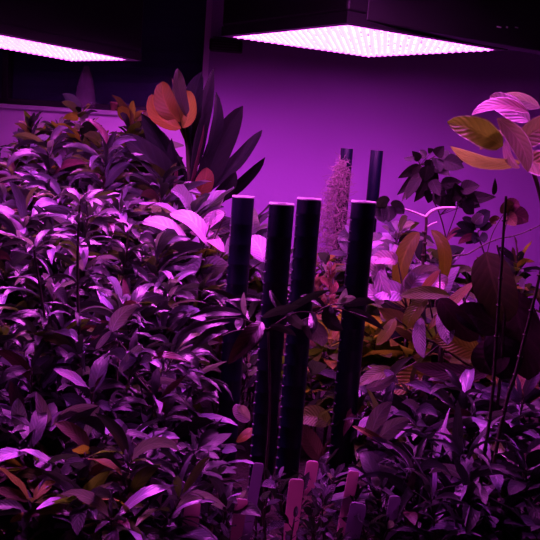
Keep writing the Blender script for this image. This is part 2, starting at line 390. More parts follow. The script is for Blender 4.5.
# ------------------------------------------------------------------ leaves
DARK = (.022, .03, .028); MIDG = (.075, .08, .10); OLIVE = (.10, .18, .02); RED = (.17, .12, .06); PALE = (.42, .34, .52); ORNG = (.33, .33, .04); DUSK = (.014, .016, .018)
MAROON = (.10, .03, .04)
def jit(c, r, k=.25): f = 1 + r.uniform(-k, k); return tuple(min(1, x * f * (1 + r.uniform(-.1, .1))) for x in c)
def prof(t, a, b):
    tm = a / (a + b); mx = tm ** a * (1 - tm) ** b
    return (t ** a) * ((1 - t) ** b) / mx
def leaf_path(mb, pts, sides, norms, W, a, b, fold, wave, col, nv=4, th=0):
    n = len(pts) - 1; vs = []; uv = []; fs = []
    for i in range(n + 1):
        t = i / n; w = prof(min(max(t, .0), 1), a, b) * W / 2 if 0 < t < 1 else W * .02
        for j in range(nv + 1):
            v = -1 + 2 * j / nv
            off = fold * abs(v) * w + (wave[0] * math.sin(wave[1] * t * 2 * PI + wave[2] + (1.3 if v > 0 else 0)) * abs(v) * W if wave else 0)
            vs.append(pts[i] + sides[i] * (v * w) + norms[i] * off); uv.append((.5 + .5 * v, t))
    for i in range(n):
        for j in range(nv):
            k = i * (nv + 1) + j; fs.append((k, k + 1, k + nv + 2, k + nv + 1))
    mb.add(vs, fs, uv, col)
def leaf(mb, base, d, nrm, L, W, a=.8, b=.85, droop=.8, fold=.25, col=DARK, n=6, nv=4, wave=None):
    d = V(d).normalized(); side = d.cross(V(nrm))
    if side.length < .05: side = d.cross(V((.7, .3, .2)))
    side.normalize(); pts = [V(base)]; sides = [side]; norms = [side.cross(d)]
    p = V(base); horiz = math.hypot(d.x, d.y)
    for i in range(n):
        p = p + d * (L / n); pts.append(V(p))
        ax = d.cross(V((0, 0, -1)))
        if ax.length > .05: 
            R = Matrix.Rotation(droop / n, 3, ax.normalized()); d = (R @ d).normalized(); side = (R @ side).normalized()
        sides.append(V(side)); norms.append(side.cross(d).normalized())
    leaf_path(mb, pts, sides, norms, W, a, b, fold, wave, col, nv)
def hleaf(mb, base, tip, Wpx, Yb, Yt, bow=(0, 0), turn=0, a=.7, b=.8, fold=.25, col=DARK, n=12, nv=8, wave=None, bowY=0):
    """a leaf from pixel base to pixel tip at real distances; bow moves its middle (pixels); turn rolls the blade about its midrib (radians)"""
    B = at(*base, Yb); T = at(*tip, Yt); Ym = (Yb + Yt) / 2 + bowY
    Mi = at((base[0] + tip[0]) / 2 + bow[0] * 2, (base[1] + tip[1]) / 2 + bow[1] * 2, Ym)
    W = Wpx / F * (Yb + Yt) / 2; pts = []; 
    for i in range(n + 1):
        t = i / n; pts.append(B * (1 - t) ** 2 + Mi * 2 * t * (1 - t) + T * t * t)
    sides = []; norms = []
    for i in range(n + 1):
        d = (pts[min(i + 1, n)] - pts[max(i - 1, 0)]).normalized()
        toc = (EYE - pts[i]); toc = (toc - d * toc.dot(d)).normalized()
        R = Matrix.Rotation(turn, 3, d); nn = (R @ toc).normalized(); sides.append(d.cross(nn).normalized()); norms.append(nn)
    leaf_path(mb, pts, sides, norms, W, a, b, fold, wave, col, nv)
def bez(pts, n=10):
    out = []; P = [pts[0]] + list(pts) + [pts[-1]]
    for i in range(1, len(P) - 2):
        for k in range(n):
            t = k / n; p0, p1, p2, p3 = P[i - 1], P[i], P[i + 1], P[i + 2]
            out.append(.5 * ((2 * p1) + (p2 - p0) * t + (2 * p0 - 5 * p1 + 4 * p2 - p3) * t * t + (3 * p1 - p0 - 3 * p2 + p3) * t ** 3))
    out.append(pts[-1]); return out

KIND = {
 #        L     W     a    b   droop fold  n/stem whorl elevation mat      palette
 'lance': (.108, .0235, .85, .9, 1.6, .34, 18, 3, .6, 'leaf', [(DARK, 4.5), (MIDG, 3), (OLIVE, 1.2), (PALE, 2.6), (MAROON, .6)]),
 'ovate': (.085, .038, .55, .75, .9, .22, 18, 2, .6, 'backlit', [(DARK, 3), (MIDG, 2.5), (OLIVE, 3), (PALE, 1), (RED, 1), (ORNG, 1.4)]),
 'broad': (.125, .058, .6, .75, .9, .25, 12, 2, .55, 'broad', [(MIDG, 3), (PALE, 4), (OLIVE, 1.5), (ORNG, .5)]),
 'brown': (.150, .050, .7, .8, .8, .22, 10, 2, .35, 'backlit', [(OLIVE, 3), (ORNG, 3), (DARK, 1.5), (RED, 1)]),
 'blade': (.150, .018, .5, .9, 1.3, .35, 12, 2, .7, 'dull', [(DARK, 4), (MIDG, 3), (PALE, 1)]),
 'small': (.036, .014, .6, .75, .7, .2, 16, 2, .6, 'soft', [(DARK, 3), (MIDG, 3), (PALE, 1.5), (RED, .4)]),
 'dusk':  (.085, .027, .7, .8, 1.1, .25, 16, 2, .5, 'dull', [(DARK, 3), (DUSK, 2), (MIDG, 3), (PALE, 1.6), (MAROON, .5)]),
 'coral': (.030, .018, .5, .5, .5, .5, 26, 3, .9, 'soft', [((.55, .24, .22), 3), ((.5, .36, .2), 1), (PALE, .5)]),
}
def pick(pal, r):
    tot = sum(w for _, w in pal); x = r.uniform(0, tot)
    for c, w_ in pal:
        x -= w_
        if x <= 0: return c
    return pal[0][0]
def shrub(name, label, cat, px, top, Y, spread, kind, seed, stems=7, group=None, scale=1, low=.25, dens=1, base_x=None):
    r = random.Random(seed); L, W, a, b_, droop, fold, nl, wh, elev, mk, pal = KIND[kind]
    tp = at(px, top, Y); base = V((tp.x, Y, -.01)); h = max(.05, tp.z)
    if base_x is not None: base.x += base_x
    o = empty(name, base, label, cat, group)
    st = MB(); fo = MB()
    for s in range(stems):
        ang = 2 * PI * (s + r.random() * .7) / stems; rad = spread * math.sqrt((s + .6) / stems) if s else spread * .15
        hh = h * (1 - .18 * (rad / spread) ** 2) * r.uniform(.86, 1.0) if s else h
        tip = V((tp.x + rad * math.cos(ang), Y + rad * math.sin(ang), hh))
        b0 = base + V((.03 * math.cos(ang), .03 * math.sin(ang), 0))
        md = b0.lerp(tip, .5) + V((math.cos(ang), math.sin(ang), 0)) * rad * -.12 + V((r.uniform(-.02, .02), r.uniform(-.02, .02), 0))
        path = bez([b0, md, tip], 6); st.tube(path, .0035 * scale ** .5, .0014, 5)
        nn = int(nl * dens * max(.5, min(1.6, h / .4))); ph = r.random() * 6.28
        for k in range(nn):
            t = low + (1 - low) * (k + .5) / nn; fi = t * (len(path) - 1); i0 = min(int(fi), len(path) - 2)
            p = path[i0].lerp(path[i0 + 1], fi - i0); ax = (path[i0 + 1] - path[i0]).normalized()
            for m in range(wh if k < nn - 1 else wh + 3):
                ph += 2.4 if wh < 3 else 2 * PI / wh + .25
                if r.random() < .12: continue
                tt = t if k < nn - 1 else .96 + .04 * r.random()
                el = elev * (.2 + 1.4 * tt) + r.uniform(-.5, .55)
                hd = V((math.cos(ph), math.sin(ph), 0)); dr = (hd * math.cos(el) + ax * math.sin(el)).normalized()
                s_ = scale * r.uniform(.5, 1.3) * (1.0 if tt < .93 else .8)
                q0 = p + dr * .012 * s_
                st.tube([p, q0], .0012, .0009, 4, False)
                nrm = (V((0, 0, 1)) + V((r.uniform(-.9, .9), r.uniform(-.9, .9), 0))).normalized()
                leaf(fo, q0, dr, nrm, L * s_, W * s_ * r.uniform(.85, 1.15), a, b_, droop * r.uniform(.4, 1.3), fold * r.uniform(.5, 1.4), jit(pick(pal, r), r), 6, 4, (.05, 2, r.random() * 6) )
    st.build('stem', M['stem'], o); fo.build('foliage', M[mk], o)
    return o

# ------------------------------------------------------------------ background and bed plants
S = shrub
BED = [
 # name, label, cat, px, top, Y, spread, kind, seed, stems
 # back left row, against the parapet
 ('leafy_shrub', 'leafy shrub at the far left edge under the second lamp', 22, 128, 2.75, .20, 'ovate', 11, 8, 1.0),
 ('leafy_shrub', 'bushy plant with round orange-lit leaves below the glass bottle', 72, 112, 2.7, .18, 'ovate', 12, 9, 1.0),
 ('leafy_shrub', 'dark rounded-leaf shrub between the clay pot and the rubber plant', 124, 122, 2.6, .17, 'ovate', 13, 8, 1.25),
 # second row
 ('willow_leaf_shrub', 'slender-leaved shrub at left edge, topmost of the narrow-leaved ones', 40, 150, 2.3, .19, 'lance', 21, 9, 1.0),
 ('willow_leaf_shrub', 'dense slender-leaved shrub in front of the round orange-lit leaves', 98, 152, 2.25, .19, 'lance', 22, 9, 1.0),
 ('willow_leaf_shrub', 'slender-leaved shrub at the foot of the rubber plant', 152, 186, 2.25, .17, 'lance', 23, 8, 1.1),
 # big ribbed leaves
 ('ribbed_leaf_plant', 'plant with big bright pink ribbed leaves left of the leftmost pipe', 185, 212, 2.15, .15, 'broad', 31, 7, 1.0),
 ('ribbed_leaf_plant', 'bright ribbed-leaf plant just behind the gap between first two pipes', 245, 232, 2.3, .12, 'broad', 32, 5, 1.0),
 ('willow_leaf_shrub', 'slender-leaved shrub at left edge halfway up the picture', 14, 222, 1.95, .17, 'lance', 41, 9, .95),
 ('willow_leaf_shrub', 'tall dark-stemmed shrub standing left of centre in the mass', 78, 208, 1.9, .17, 'lance', 42, 9, .95),
 ('willow_leaf_shrub', 'slender-leaved shrub in front of the big ribbed leaves', 146, 250, 1.9, .16, 'lance', 43, 9, .95),
 ('willow_leaf_shrub', 'slender-leaved shrub close left of the leftmost black pipe', 196, 280, 2.08, .12, 'lance', 44, 7, 1.0),
 ('willow_leaf_shrub', 'shrub at the left edge with upright dark stem and drooping leaves', 42, 292, 1.65, .15, 'lance', 51, 9, .9),
 ('willow_leaf_shrub', 'shrub with one large lilac leaf, left of the pipes at mid height', 110, 312, 1.62, .15, 'lance', 52, 9, .95),
 ('willow_leaf_shrub', 'shrub with striped lilac leaves beside the foot of the leftmost pipe', 156, 335, 1.72, .10, 'lance', 53, 8, .9),
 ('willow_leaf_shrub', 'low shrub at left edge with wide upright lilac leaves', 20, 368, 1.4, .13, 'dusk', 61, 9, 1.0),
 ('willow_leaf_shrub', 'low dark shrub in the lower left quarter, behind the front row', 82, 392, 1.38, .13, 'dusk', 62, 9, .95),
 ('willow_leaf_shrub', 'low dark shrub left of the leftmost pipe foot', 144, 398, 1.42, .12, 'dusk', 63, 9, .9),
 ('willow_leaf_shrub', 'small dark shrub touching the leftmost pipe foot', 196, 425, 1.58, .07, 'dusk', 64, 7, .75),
 ('low_leafy_plant', 'front row plant in the lower left corner with broad leaves', 22, 450, 1.22, .11, 'dusk', 71, 8, 1.0),
 ('low_leafy_plant', 'front row plant with orange-brown leaves near the lower left corner', 74, 452, 1.2, .11, 'brown', 72, 7, .5),
 ('low_leafy_plant', 'front row plant with striped lilac leaves left of the plant labels', 118, 462, 1.2, .11, 'lance', 73, 8, .85),
 ('low_leafy_plant', 'front row plant behind the leftmost plant labels', 172, 466, 1.28, .10, 'dusk', 74, 8, .8),
 # behind the pipes
 ('leafy_shrub', 'shrub low behind the two close pipes, under the moss', 322, 262, 2.85, .14, 'ovate', 81, 7, .9),
 ('leafy_shrub', 'low shrub behind the second pipe, lit lilac', 262, 282, 2.35, .14, 'lance', 82, 7, 1.0),
 ('brown_leaf_plant', 'plant with olive-brown leaves between third and fourth pipe', 322, 345, 2.0, .12, 'brown', 83, 6, .8),
 ('small_leaf_shrub', 'small-leaved shrub between first and second pipe, lit pink', 240, 345, 2.0, .10, 'small', 84, 8, 1.3),
 # right side back
 ('ribbed_leaf_plant', 'bright pink ribbed-leaf plant just right of the fourth pipe', 392, 232, 2.75, .16, 'broad', 91, 7, .9),
 ('ribbed_leaf_plant', 'ribbed-leaf plant with pale leaves behind the sapling', 436, 262, 2.6, .16, 'broad', 92, 7, .95),
 ('leafy_shrub', 'small shrub against the wall at the right edge', 512, 262, 2.7, .16, 'ovate', 93, 7, 1.0),
 ('brown_leaf_plant', 'plant with long olive leaves right of the fourth pipe', 395, 318, 2.1, .14, 'brown', 94, 7, 1.0),
 ('brown_leaf_plant', 'plant with wide brown leaves in the middle of the right side', 462, 322, 2.0, .15, 'brown', 95, 7, 1.0),
 ('willow_leaf_shrub', 'dim shrub at the right edge behind the two thin stems', 524, 340, 1.95, .14, 'dusk', 96, 8, 1.0),
 ('willow_leaf_shrub', 'shrub with lit lilac leaves right of the fourth pipe foot', 402, 392, 1.65, .13, 'lance', 101, 8, 1.0),
 ('willow_leaf_shrub', 'shrub with lit blade leaves between sapling and thin stems', 452, 400, 1.62, .13, 'lance', 102, 8, 1.0),
 ('willow_leaf_shrub', 'shrub with lit flat leaves at right edge below the brown leaves', 516, 402, 1.6, .13, 'dusk', 103, 8, 1.1),
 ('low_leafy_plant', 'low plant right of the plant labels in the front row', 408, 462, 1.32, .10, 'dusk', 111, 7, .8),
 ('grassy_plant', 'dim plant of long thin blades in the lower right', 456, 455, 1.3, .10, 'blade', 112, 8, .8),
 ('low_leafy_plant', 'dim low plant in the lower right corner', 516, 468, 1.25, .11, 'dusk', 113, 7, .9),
 # front centre seedlings
 ('seedling', 'seedling between leftmost labels and tall plant label', 214, 482, 1.34, .05, 'small', 121, 5, 1.0),
 ('seedling', 'curly seedling between the tall label and the pink label', 275, 480, 1.34, .05, 'small', 122, 5, .9),
 ('seedling', 'curly lilac seedling between the two pink labels', 328, 480, 1.34, .055, 'small', 123, 6, 1.0),
 ('seedling', 'seedling at the bottom edge right of the pink labels', 378, 492, 1.24, .05, 'small', 124, 5, 1.0),
 ('seedling', 'seedling at the bottom edge left of the tall label', 222, 512, 1.2, .05, 'small', 125, 5, .9),
 ('seedling', 'seedling at the bottom edge below the pink labels', 318, 508, 1.2, .05, 'small', 126, 5, .9),
]
CATS = {'leafy_shrub': 'shrub', 'willow_leaf_shrub': 'shrub', 'ribbed_leaf_plant': 'plant', 'low_leafy_plant': 'plant', 'brown_leaf_plant': 'plant', 'small_leaf_shrub': 'shrub', 'grassy_plant': 'plant', 'seedling': 'seedling'}
GRP = {'willow_leaf_shrub': 'slender-leaved shrubs in the bed', 'leafy_shrub': 'round-leaved shrubs along the wall', 'low_leafy_plant': 'low plants of the front row',
       'ribbed_leaf_plant': 'ribbed-leaf plants', 'brown_leaf_plant': 'olive-brown leaf plants', 'seedling': 'seedlings among the plant labels'}
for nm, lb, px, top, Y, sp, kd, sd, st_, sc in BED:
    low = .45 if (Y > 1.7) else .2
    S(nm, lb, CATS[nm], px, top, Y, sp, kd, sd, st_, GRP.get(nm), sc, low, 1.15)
S('coral_plant', 'crinkled coral-red plant behind the third and fourth pipes', 'plant', 328, 274, 2.3, .055, 'coral', 131, 6, None, 1.0, .6)
S('coral_plant', 'small crinkled coral-red plant between first and second pipe', 'plant', 226, 322, 1.95, .03, 'coral', 132, 4, None, .8, .75)

# ------------------------------------------------------------------ single plants drawn leaf by leaf
def hero(name, label, cat, foot, Y):
    f = at(*foot, Y); return empty(name, (f.x, f.y, -.01), label, cat)
# rubber plant with big upright leaves
h_ = hero('rubber_plant', 'large-leaved rubber plant standing up before the wall, left of the pipes', 'plant', (192, 215), 2.5)
st = MB(); fo = MB(); og = MB(); r = random.Random(5)
st.tube(bez([V((h_.location.x, 2.5, -.01)), at(190, 215, 2.5), at(188, 160, 2.5), at(186, 120, 2.5)], 8), .009, .005, 7)
BIG = [ # base, tip, width px, bow, turn, colour, Yb, Yt
 ((196, 170), (214, 68), 17, (-4, 0), .5, DUSK, 2.5, 2.6), ((192, 150), (201, 72), 20, (-4, 0), -.3, DARK, 2.5, 2.55),
 ((193, 150), (177, 76), 20, (-3, 0), .4, OLIVE, 2.5, 2.6), ((203, 165), (216, 92), 16, (5, 0), .6, DARK, 2.5, 2.5),
 ((203, 200), (243, 106), 24, (-6, -2), .2, DUSK, 2.5, 2.55), ((205, 205), (265, 157), 14, (2, 4), .5, DUSK, 2.5, 2.45),
 ((200, 195), (262, 130), 17, (4, 3), -.5, DARK, 2.5, 2.6), ((186, 200), (141, 113), 24, (4, -2), -.5, DARK, 2.5, 2.45),
 ((184, 205), (120, 135), 26, (3, -5), .4, DARK, 2.45, 2.3), ((182, 210), (122, 168), 28, (0, -8), .1, OLIVE, 2.45, 2.3),
 ((190, 205), (200, 118), 15, (-3, 0), .8, DARK, 2.45, 2.4), ((192, 207), (172, 138), 16, (-5, 0), -.6, DUSK, 2.45, 2.4),
 ((186, 200), (204, 125), 12, (0, 0), 1.0, MAROON, 2.4, 2.35), ((198, 200), (228, 128), 20, (-2, 0), .1, DARK, 2.5, 2.6),
 ((190, 190), (158, 128), 18, (-4, 0), .5, DUSK, 2.5, 2.6), ((204, 210), (236, 172), 15, (3, 0), .3, DARK, 2.45, 2.4),
 ((176, 200), (150, 150), 18, (-2, 2), .6, DUSK, 2.5, 2.5), ((196, 190), (184, 112), 14, (2, 0), -.8, DARK, 2.5, 2.5),
]
for bs, tp, wd, bw, tn, c, yb, yt in BIG: hleaf(fo, bs, tp, wd * 1.1, yb, yt, bw, tn * 1.4, .7, .7, .35, tuple(x * .6 for x in jit(c, r, .3)), bowY=-.03, wave=(.03, 2, r.random() * 6))
for bs, tp, wd, bw, tn, c in [((181, 128), (152, 94), 20, (-7, 6), .5, (.38, .28, .04)), ((180, 122), (163, 82), 22, (-6, 1), -.3, (.26, .17, .03)), ((182, 126), (172, 78), 17, (4, 2), .9, (.3, .22, .04)), ((183, 128), (186, 90), 17, (5, 1), -.4, (.34, .27, .04)), ((188, 118), (178, 68), 14, (-3, 0), .5, (.06, .08, .03)), ((193, 198), (207, 168), 19, (3, 3), .2, (.3, .12, .05))]:
    hleaf(og, bs, tp, wd, 2.42, 2.45, bw, tn, .65, .6, .2, jit(c, r, .1), bowY=-.03, wave=(.07, 1.5, bs[0]))
st.build('stem', M['stem'], h_); fo.build('foliage', M['matte'], h_); o = og.build('young_foliage', M['backlit'], h_); o['label'] = 'bright orange young leaves'

# ribbed pink leaves by the first pipe
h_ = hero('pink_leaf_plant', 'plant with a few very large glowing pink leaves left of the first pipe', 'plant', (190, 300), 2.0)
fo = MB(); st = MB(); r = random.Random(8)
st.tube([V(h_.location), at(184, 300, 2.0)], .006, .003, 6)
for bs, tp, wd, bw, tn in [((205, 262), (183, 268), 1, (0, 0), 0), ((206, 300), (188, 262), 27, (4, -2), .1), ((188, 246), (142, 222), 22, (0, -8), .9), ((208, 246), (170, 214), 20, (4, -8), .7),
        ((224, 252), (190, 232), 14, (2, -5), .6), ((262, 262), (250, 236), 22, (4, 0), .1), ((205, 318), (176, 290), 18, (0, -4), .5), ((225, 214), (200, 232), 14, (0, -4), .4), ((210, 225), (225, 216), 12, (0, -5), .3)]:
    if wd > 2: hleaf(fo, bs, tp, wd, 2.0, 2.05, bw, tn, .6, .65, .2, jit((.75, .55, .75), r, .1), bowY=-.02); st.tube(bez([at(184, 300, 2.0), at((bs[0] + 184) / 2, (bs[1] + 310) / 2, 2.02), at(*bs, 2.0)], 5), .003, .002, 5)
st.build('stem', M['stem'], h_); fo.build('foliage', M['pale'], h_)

h_ = hero('bright_leaf_plant', 'plant with scattered bright lilac leaves in the middle of the left mass', 'plant', (118, 400), 1.55)
fo = MB(); st = MB(); st.tube([V(h_.location), at(118, 340, 1.55)], .004, .003, 6)
for bs, tp, wd, bw, tn in [((112, 332), (138, 306), 15, (-4, -4), .2), ((30, 368), (20, 398), 22, (-4, 0), .3), ((46, 388), (40, 360), 16, (0, 0), .2), ((60, 388), (68, 362), 10, (2, 0), .4), ((120, 372), (142, 344), 14, (0, -2), .5), ((96, 350), (112, 330), 8, (0, -2), .6), ((150, 370), (126, 352), 9, (0, -4), .6), ((146, 384), (186, 388), 10, (0, -6), .7), ((158, 395), (192, 408), 8, (0, -6), .7), ((150, 392), (176, 400), 8, (0, -5), .8)]:
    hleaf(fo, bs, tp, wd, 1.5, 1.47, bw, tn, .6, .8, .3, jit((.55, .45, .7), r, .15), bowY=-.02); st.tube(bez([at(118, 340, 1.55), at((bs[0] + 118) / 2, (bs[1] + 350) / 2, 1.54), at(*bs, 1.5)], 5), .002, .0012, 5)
st.build('stem', M['stem'], h_); fo.build('foliage', M['pale'], h_)

# plant with flame-coloured leaves hanging in from the right
h_ = hero('magnolia_branch_plant', 'tall plant at the right edge with large orange-edged leaves high up', 'plant', (552, 300), 1.9)
fo = MB(); st = MB(); ol = MB(); r = random.Random(9)
tp_ = at(512, 148, 1.9)
st.tube(bez([V(h_.location), at(556, 330, 1.9), at(545, 220, 1.9), at(530, 165, 1.9), tp_], 8), .007, .004, 7)
hleaf(ol, (502, 146), (447, 122), 27, 1.9, 1.85, (1, -3), .25, .55, .7, .25, (.2, .3, .03), bowY=-.02, wave=(.05, 2, .5))
hleaf(fo, (520, 163), (450, 146), 22, 1.9, 1.82, (-1, 6), -.9, .6, .75, .2, (.36, .34, .12), bowY=-.02, wave=(.04, 1.5, 2))
hleaf(fo, (528, 112), (472, 115), 20, 1.9, 1.85, (0, -8), .9, .6, .7, .25, (.22, .12, .12), bowY=-.02)
hleaf(fo, (530, 122), (490, 96), 22, 1.92, 1.95, (-2, -2), .3, .6, .6, .25, (.3, .2, .26), bowY=.0, wave=(.06, 2, 1))
hleaf(fo, (540, 108), (496, 100), 16, 1.95, 2.0, (0, -5), -.4, .6, .7, .25, (.4,.3,.36))
hleaf(fo, (497, 118), (528, 172), 20, 1.87, 1.83, (8, -2), .3, .6, .7, .25, (.28, .2, .16), bowY=-.02)
hleaf(fo, (506, 140), (520, 168), 14, 1.86, 1.83, (-3, 3), .9, .6, .7, .25, (.55, .35, .45))
hleaf(fo, (515, 148), (560, 120), 26, 1.9, 1.9, (0, -4), .2, .6, .7, .25, (.26,.2,.14))
hleaf(fo, (520, 160), (565, 178), 26, 1.9, 1.85, (0, -4), -.3, .6, .7, .25, (.3,.26,.1))
hleaf(fo, (480, 150), (510, 132), 12, 1.88, 1.9, (-4, -4), .6, .6, .7, .25, (.6, .4, .55))
st.build('stem', M['stem'], h_); fo.build('foliage', M['edged'], h_); o = ol.build('yellow_leaf', M['edged'], h_); o['label'] = 'olive-yellow leaf with a pale edge'

# vine with dark little leaves against the bright wall
h_ = hero('leafy_vine', 'slender plant of small dark leaves silhouetted on the bright wall', 'plant', (470, 300), 2.9)
fo = MB(); st = MB(); r = random.Random(10)
stx = [V(h_.location), at(452, 300, 2.9), at(448, 250, 2.9), at(440, 215, 2.9), at(428, 190, 2.9), at(420, 165, 2.9), at(414, 154, 2.9)]
st.tube(bez(stx, 6), .004, .0015, 5); st.tube(bez([at(446, 240, 2.9), at(455, 215, 2.88), at(462, 195, 2.87), at(472, 205, 2.87)], 6), .0025, .0012, 5)
VL = [((420, 160), (412, 151), 8), ((421, 165), (398, 178), 10), ((424, 170), (397, 195), 11), ((422, 172), (402, 201), 10), ((420, 178), (406, 200), 12), ((428, 178), (414, 202), 14), ((432, 180), (440, 196), 11),
      ((428, 165), (424, 182), 14), ((432, 160), (430, 176), 14), ((436, 158), (440, 172), 13), ((441, 152), (448, 162), 12), ((444, 160), (464, 168), 16), ((452, 160), (466, 158), 14), ((436, 156), (444, 146), 11), ((426, 158), (420, 150), 8),
      ((432, 152), (428, 148), 6), ((440, 182), (436, 203), 7), ((440, 185), (462, 182), 13), ((438, 188), (444, 208), 16), ((446, 190), (462, 198), 16), ((458, 200), (455, 183), 16), ((460, 190), (480, 186), 17), ((458, 196), (480, 207), 18), ((456, 200), (496, 197), 15), ((462, 202), (474, 214), 17),
      ((494, 195), (495, 178), 5), ((442, 196), (455, 207), 15), ((423, 184), (410, 190), 12), ((430, 190), (428, 203), 10), ((418, 168), (408, 172), 9), ((414, 160), (404, 158), 7), ((434, 166), (450, 176), 12), ((428, 172), (438, 184), 12)]
for bs, tp, wd in VL:
    for e in range(1): hleaf(fo, bs, tp, wd * 1.08, 2.88 + r.uniform(-.05, .05), 2.88 + r.uniform(-.08, .05), (0, 0), r.uniform(-.8, .8), .5, .95, .3, jit((.025, .025, .022), r), 8, 6)
    n_ = min(stx[2:], key=lambda q_: (q_ - at(*bs, 2.88)).length); st.tube([n_, at(*bs, 2.88)], .0012, .001, 4)
st.build('stem', M['stem'], h_); fo.build('foliage', M['matte'], h_)

# cluster of drooping leaves lower on the wall
h_ = hero('drooping_leaf_plant', 'small plant with drooping dark leaf cluster, right of the sapling', 'plant', (488, 330), 2.55)
fo = MB(); st = MB()
c0 = at(478, 234, 2.55)
st.tube(bez([V(h_.location), at(490, 300, 2.55), at(486, 260, 2.55), c0, at(482, 230, 2.55)], 6), .004, .002, 5)
st.tube(bez([at(486, 260, 2.55), at(492, 235, 2.55), at(505, 212, 2.55), at(512, 205, 2.5)], 6), .002, .001, 5)
st.tube(bez([at(503, 300, 2.5), at(503, 262, 2.5), at(505, 230, 2.5), at(510, 212, 2.5), at(507, 205, 2.5)], 6), .0025, .001, 5)
for bs, tp, wd, c in [((474, 228), (490, 211), 15, DARK), ((476, 230), (462, 218), 10, DARK), ((474, 232), (456, 224), 10, DARK), ((474, 234), (450, 236), 9, DARK), ((476, 236), (458, 244), 8, MAROON), ((478, 236), (466, 244), 11, DARK), ((478, 236), (474, 244), 11, DARK), ((480, 236), (484, 243), 12, DARK), ((474, 224), (484, 216), 12, PALE),
                   ((460, 228), (446, 242), 6, MAROON), ((480, 230), (492, 226), 9, DARK), ((505, 214), (508, 200), 14, RED), ((507, 208), (520, 206), 16, MAROON), ((509, 214), (528, 222), 20, MAROON), ((506, 216), (516, 226), 14, RED), ((490, 222), (500, 218), 7, RED), ((490, 226), (496, 224), 6, RED)]:
    hleaf(fo, bs, tp, wd, 2.55, 2.5 + r.uniform(-.05, .05), (0, -2), r.uniform(-.5, .5), .5, .65, .2, jit(c, r), 8, 6)
st.build('stem', M['stem'], h_); fo.build('foliage', M['matte'], h_)

# sapling with two pale arched stalks and two hanging leaves
h_ = hero('sapling', 'thin sapling with two pale arching top shoots and hanging brown leaves', 'sapling', (420, 330), 2.1)
fo = MB(); st = MB(); pl = MB()
T = at(426, 217, 2.1)
st.tube(bez([V(h_.location), at(421, 300, 2.1), at(423, 260, 2.1), at(426, 228, 2.1), T], 6), .005, .0035, 7)
for k_ in ((424, 232), (425, 243), (423, 255)): st.tube([at(k_[0], k_[1] - 1, 2.1), at(k_[0], k_[1] + 1.5, 2.1)], .006, .006, 7)
pl.tube(bez([T, at(416, 213, 2.1), at(404, 209, 2.08), at(392, 207, 2.05)], 6), .0032, .0025, 6)
pl.tube(bez([T, at(432, 211, 2.1), at(442, 208, 2.1), at(455, 208, 2.1)], 6), .0046, .0036, 6)
pl.tube(bez([at(426, 228, 2.1), at(430, 225, 2.1), at(437, 222, 2.1)], 5), .0025, .002, 6)
hleaf(fo, (419, 232), (399, 296), 18, 2.1, 2.05, (-6, -5), .15, .5, .6, .3, (.16, .18, .01), bowY=-.03)
hleaf(fo, (431, 230), (441, 284), 14, 2.1, 2.06, (8, -6), -.3, .6, .5, .3, (.16, .17, .01), bowY=-.03)
hleaf(fo, (424, 240), (426, 262), 12, 2.12, 2.1, (-4, 0), .3, .6, .6, .3, DARK)
hleaf(fo, (378, 208), (390, 200), 12, 2.05, 2.0, (0, -3), .2, .5, .6, .3, DUSK); hleaf(fo, (380, 206), (384, 222), 14, 2.05, 2.0, (0, 0), .1, .5, .6, .3, DUSK)
hleaf(fo, (392, 207), (404, 214), 14, 2.05, 2.0, (0, -3), .2, .5, .6, .3, DUSK); hleaf(fo, (392, 206), (388, 222), 14, 2.05, 2.0, (0, 0), .1, .5, .6, .3, DUSK)
st.build('stem', M['stem'], h_); o = pl.build('shoot', M['pale_stem'], h_); o['label'] = 'pale pink arching shoot'; fo.build('foliage', M['backlit'], h_)

# big round dark leaf plant at the right edge
h_ = hero('round_leaf_plant', 'plant at right edge with big round brown leaves hung in shade', 'plant', (500, 400), 1.6)
fo = MB(); st = MB()
st.tube(bez([V(h_.location), at(488, 480, 1.6), at(500, 380, 1.6), at(505, 290, 1.6), at(497, 245, 1.6)], 8), .005, .002, 6)
for bs, tp, wd, bw, tn, c in [((486, 252), (508, 322), 42, (-2, 0), .15, (.10, .10, .04)), ((510, 290), (528, 380), 44, (3, 0), .3, (.05, .02, .03)), ((500, 330), (455, 312), 30, (0, -3), .2, (.06, .03, .05)),
                              ((505, 345), (480, 372), 36, (-3, 0), .1, (.05, .02, .03)), ((500, 330), (512, 378), 40, (-3, 0), -.3, (.04, .02, .03)), ((440, 298), (478, 340), 26, (-2, 2), .3, (.07, .03, .04))]:
    hleaf(fo, bs, tp, wd, 1.62, 1.6, bw, tn, .45, .5, .15, c, bowY=-.02)
st.build('stem', M['stem'], h_); fo.build('foliage', M['matte'], h_)

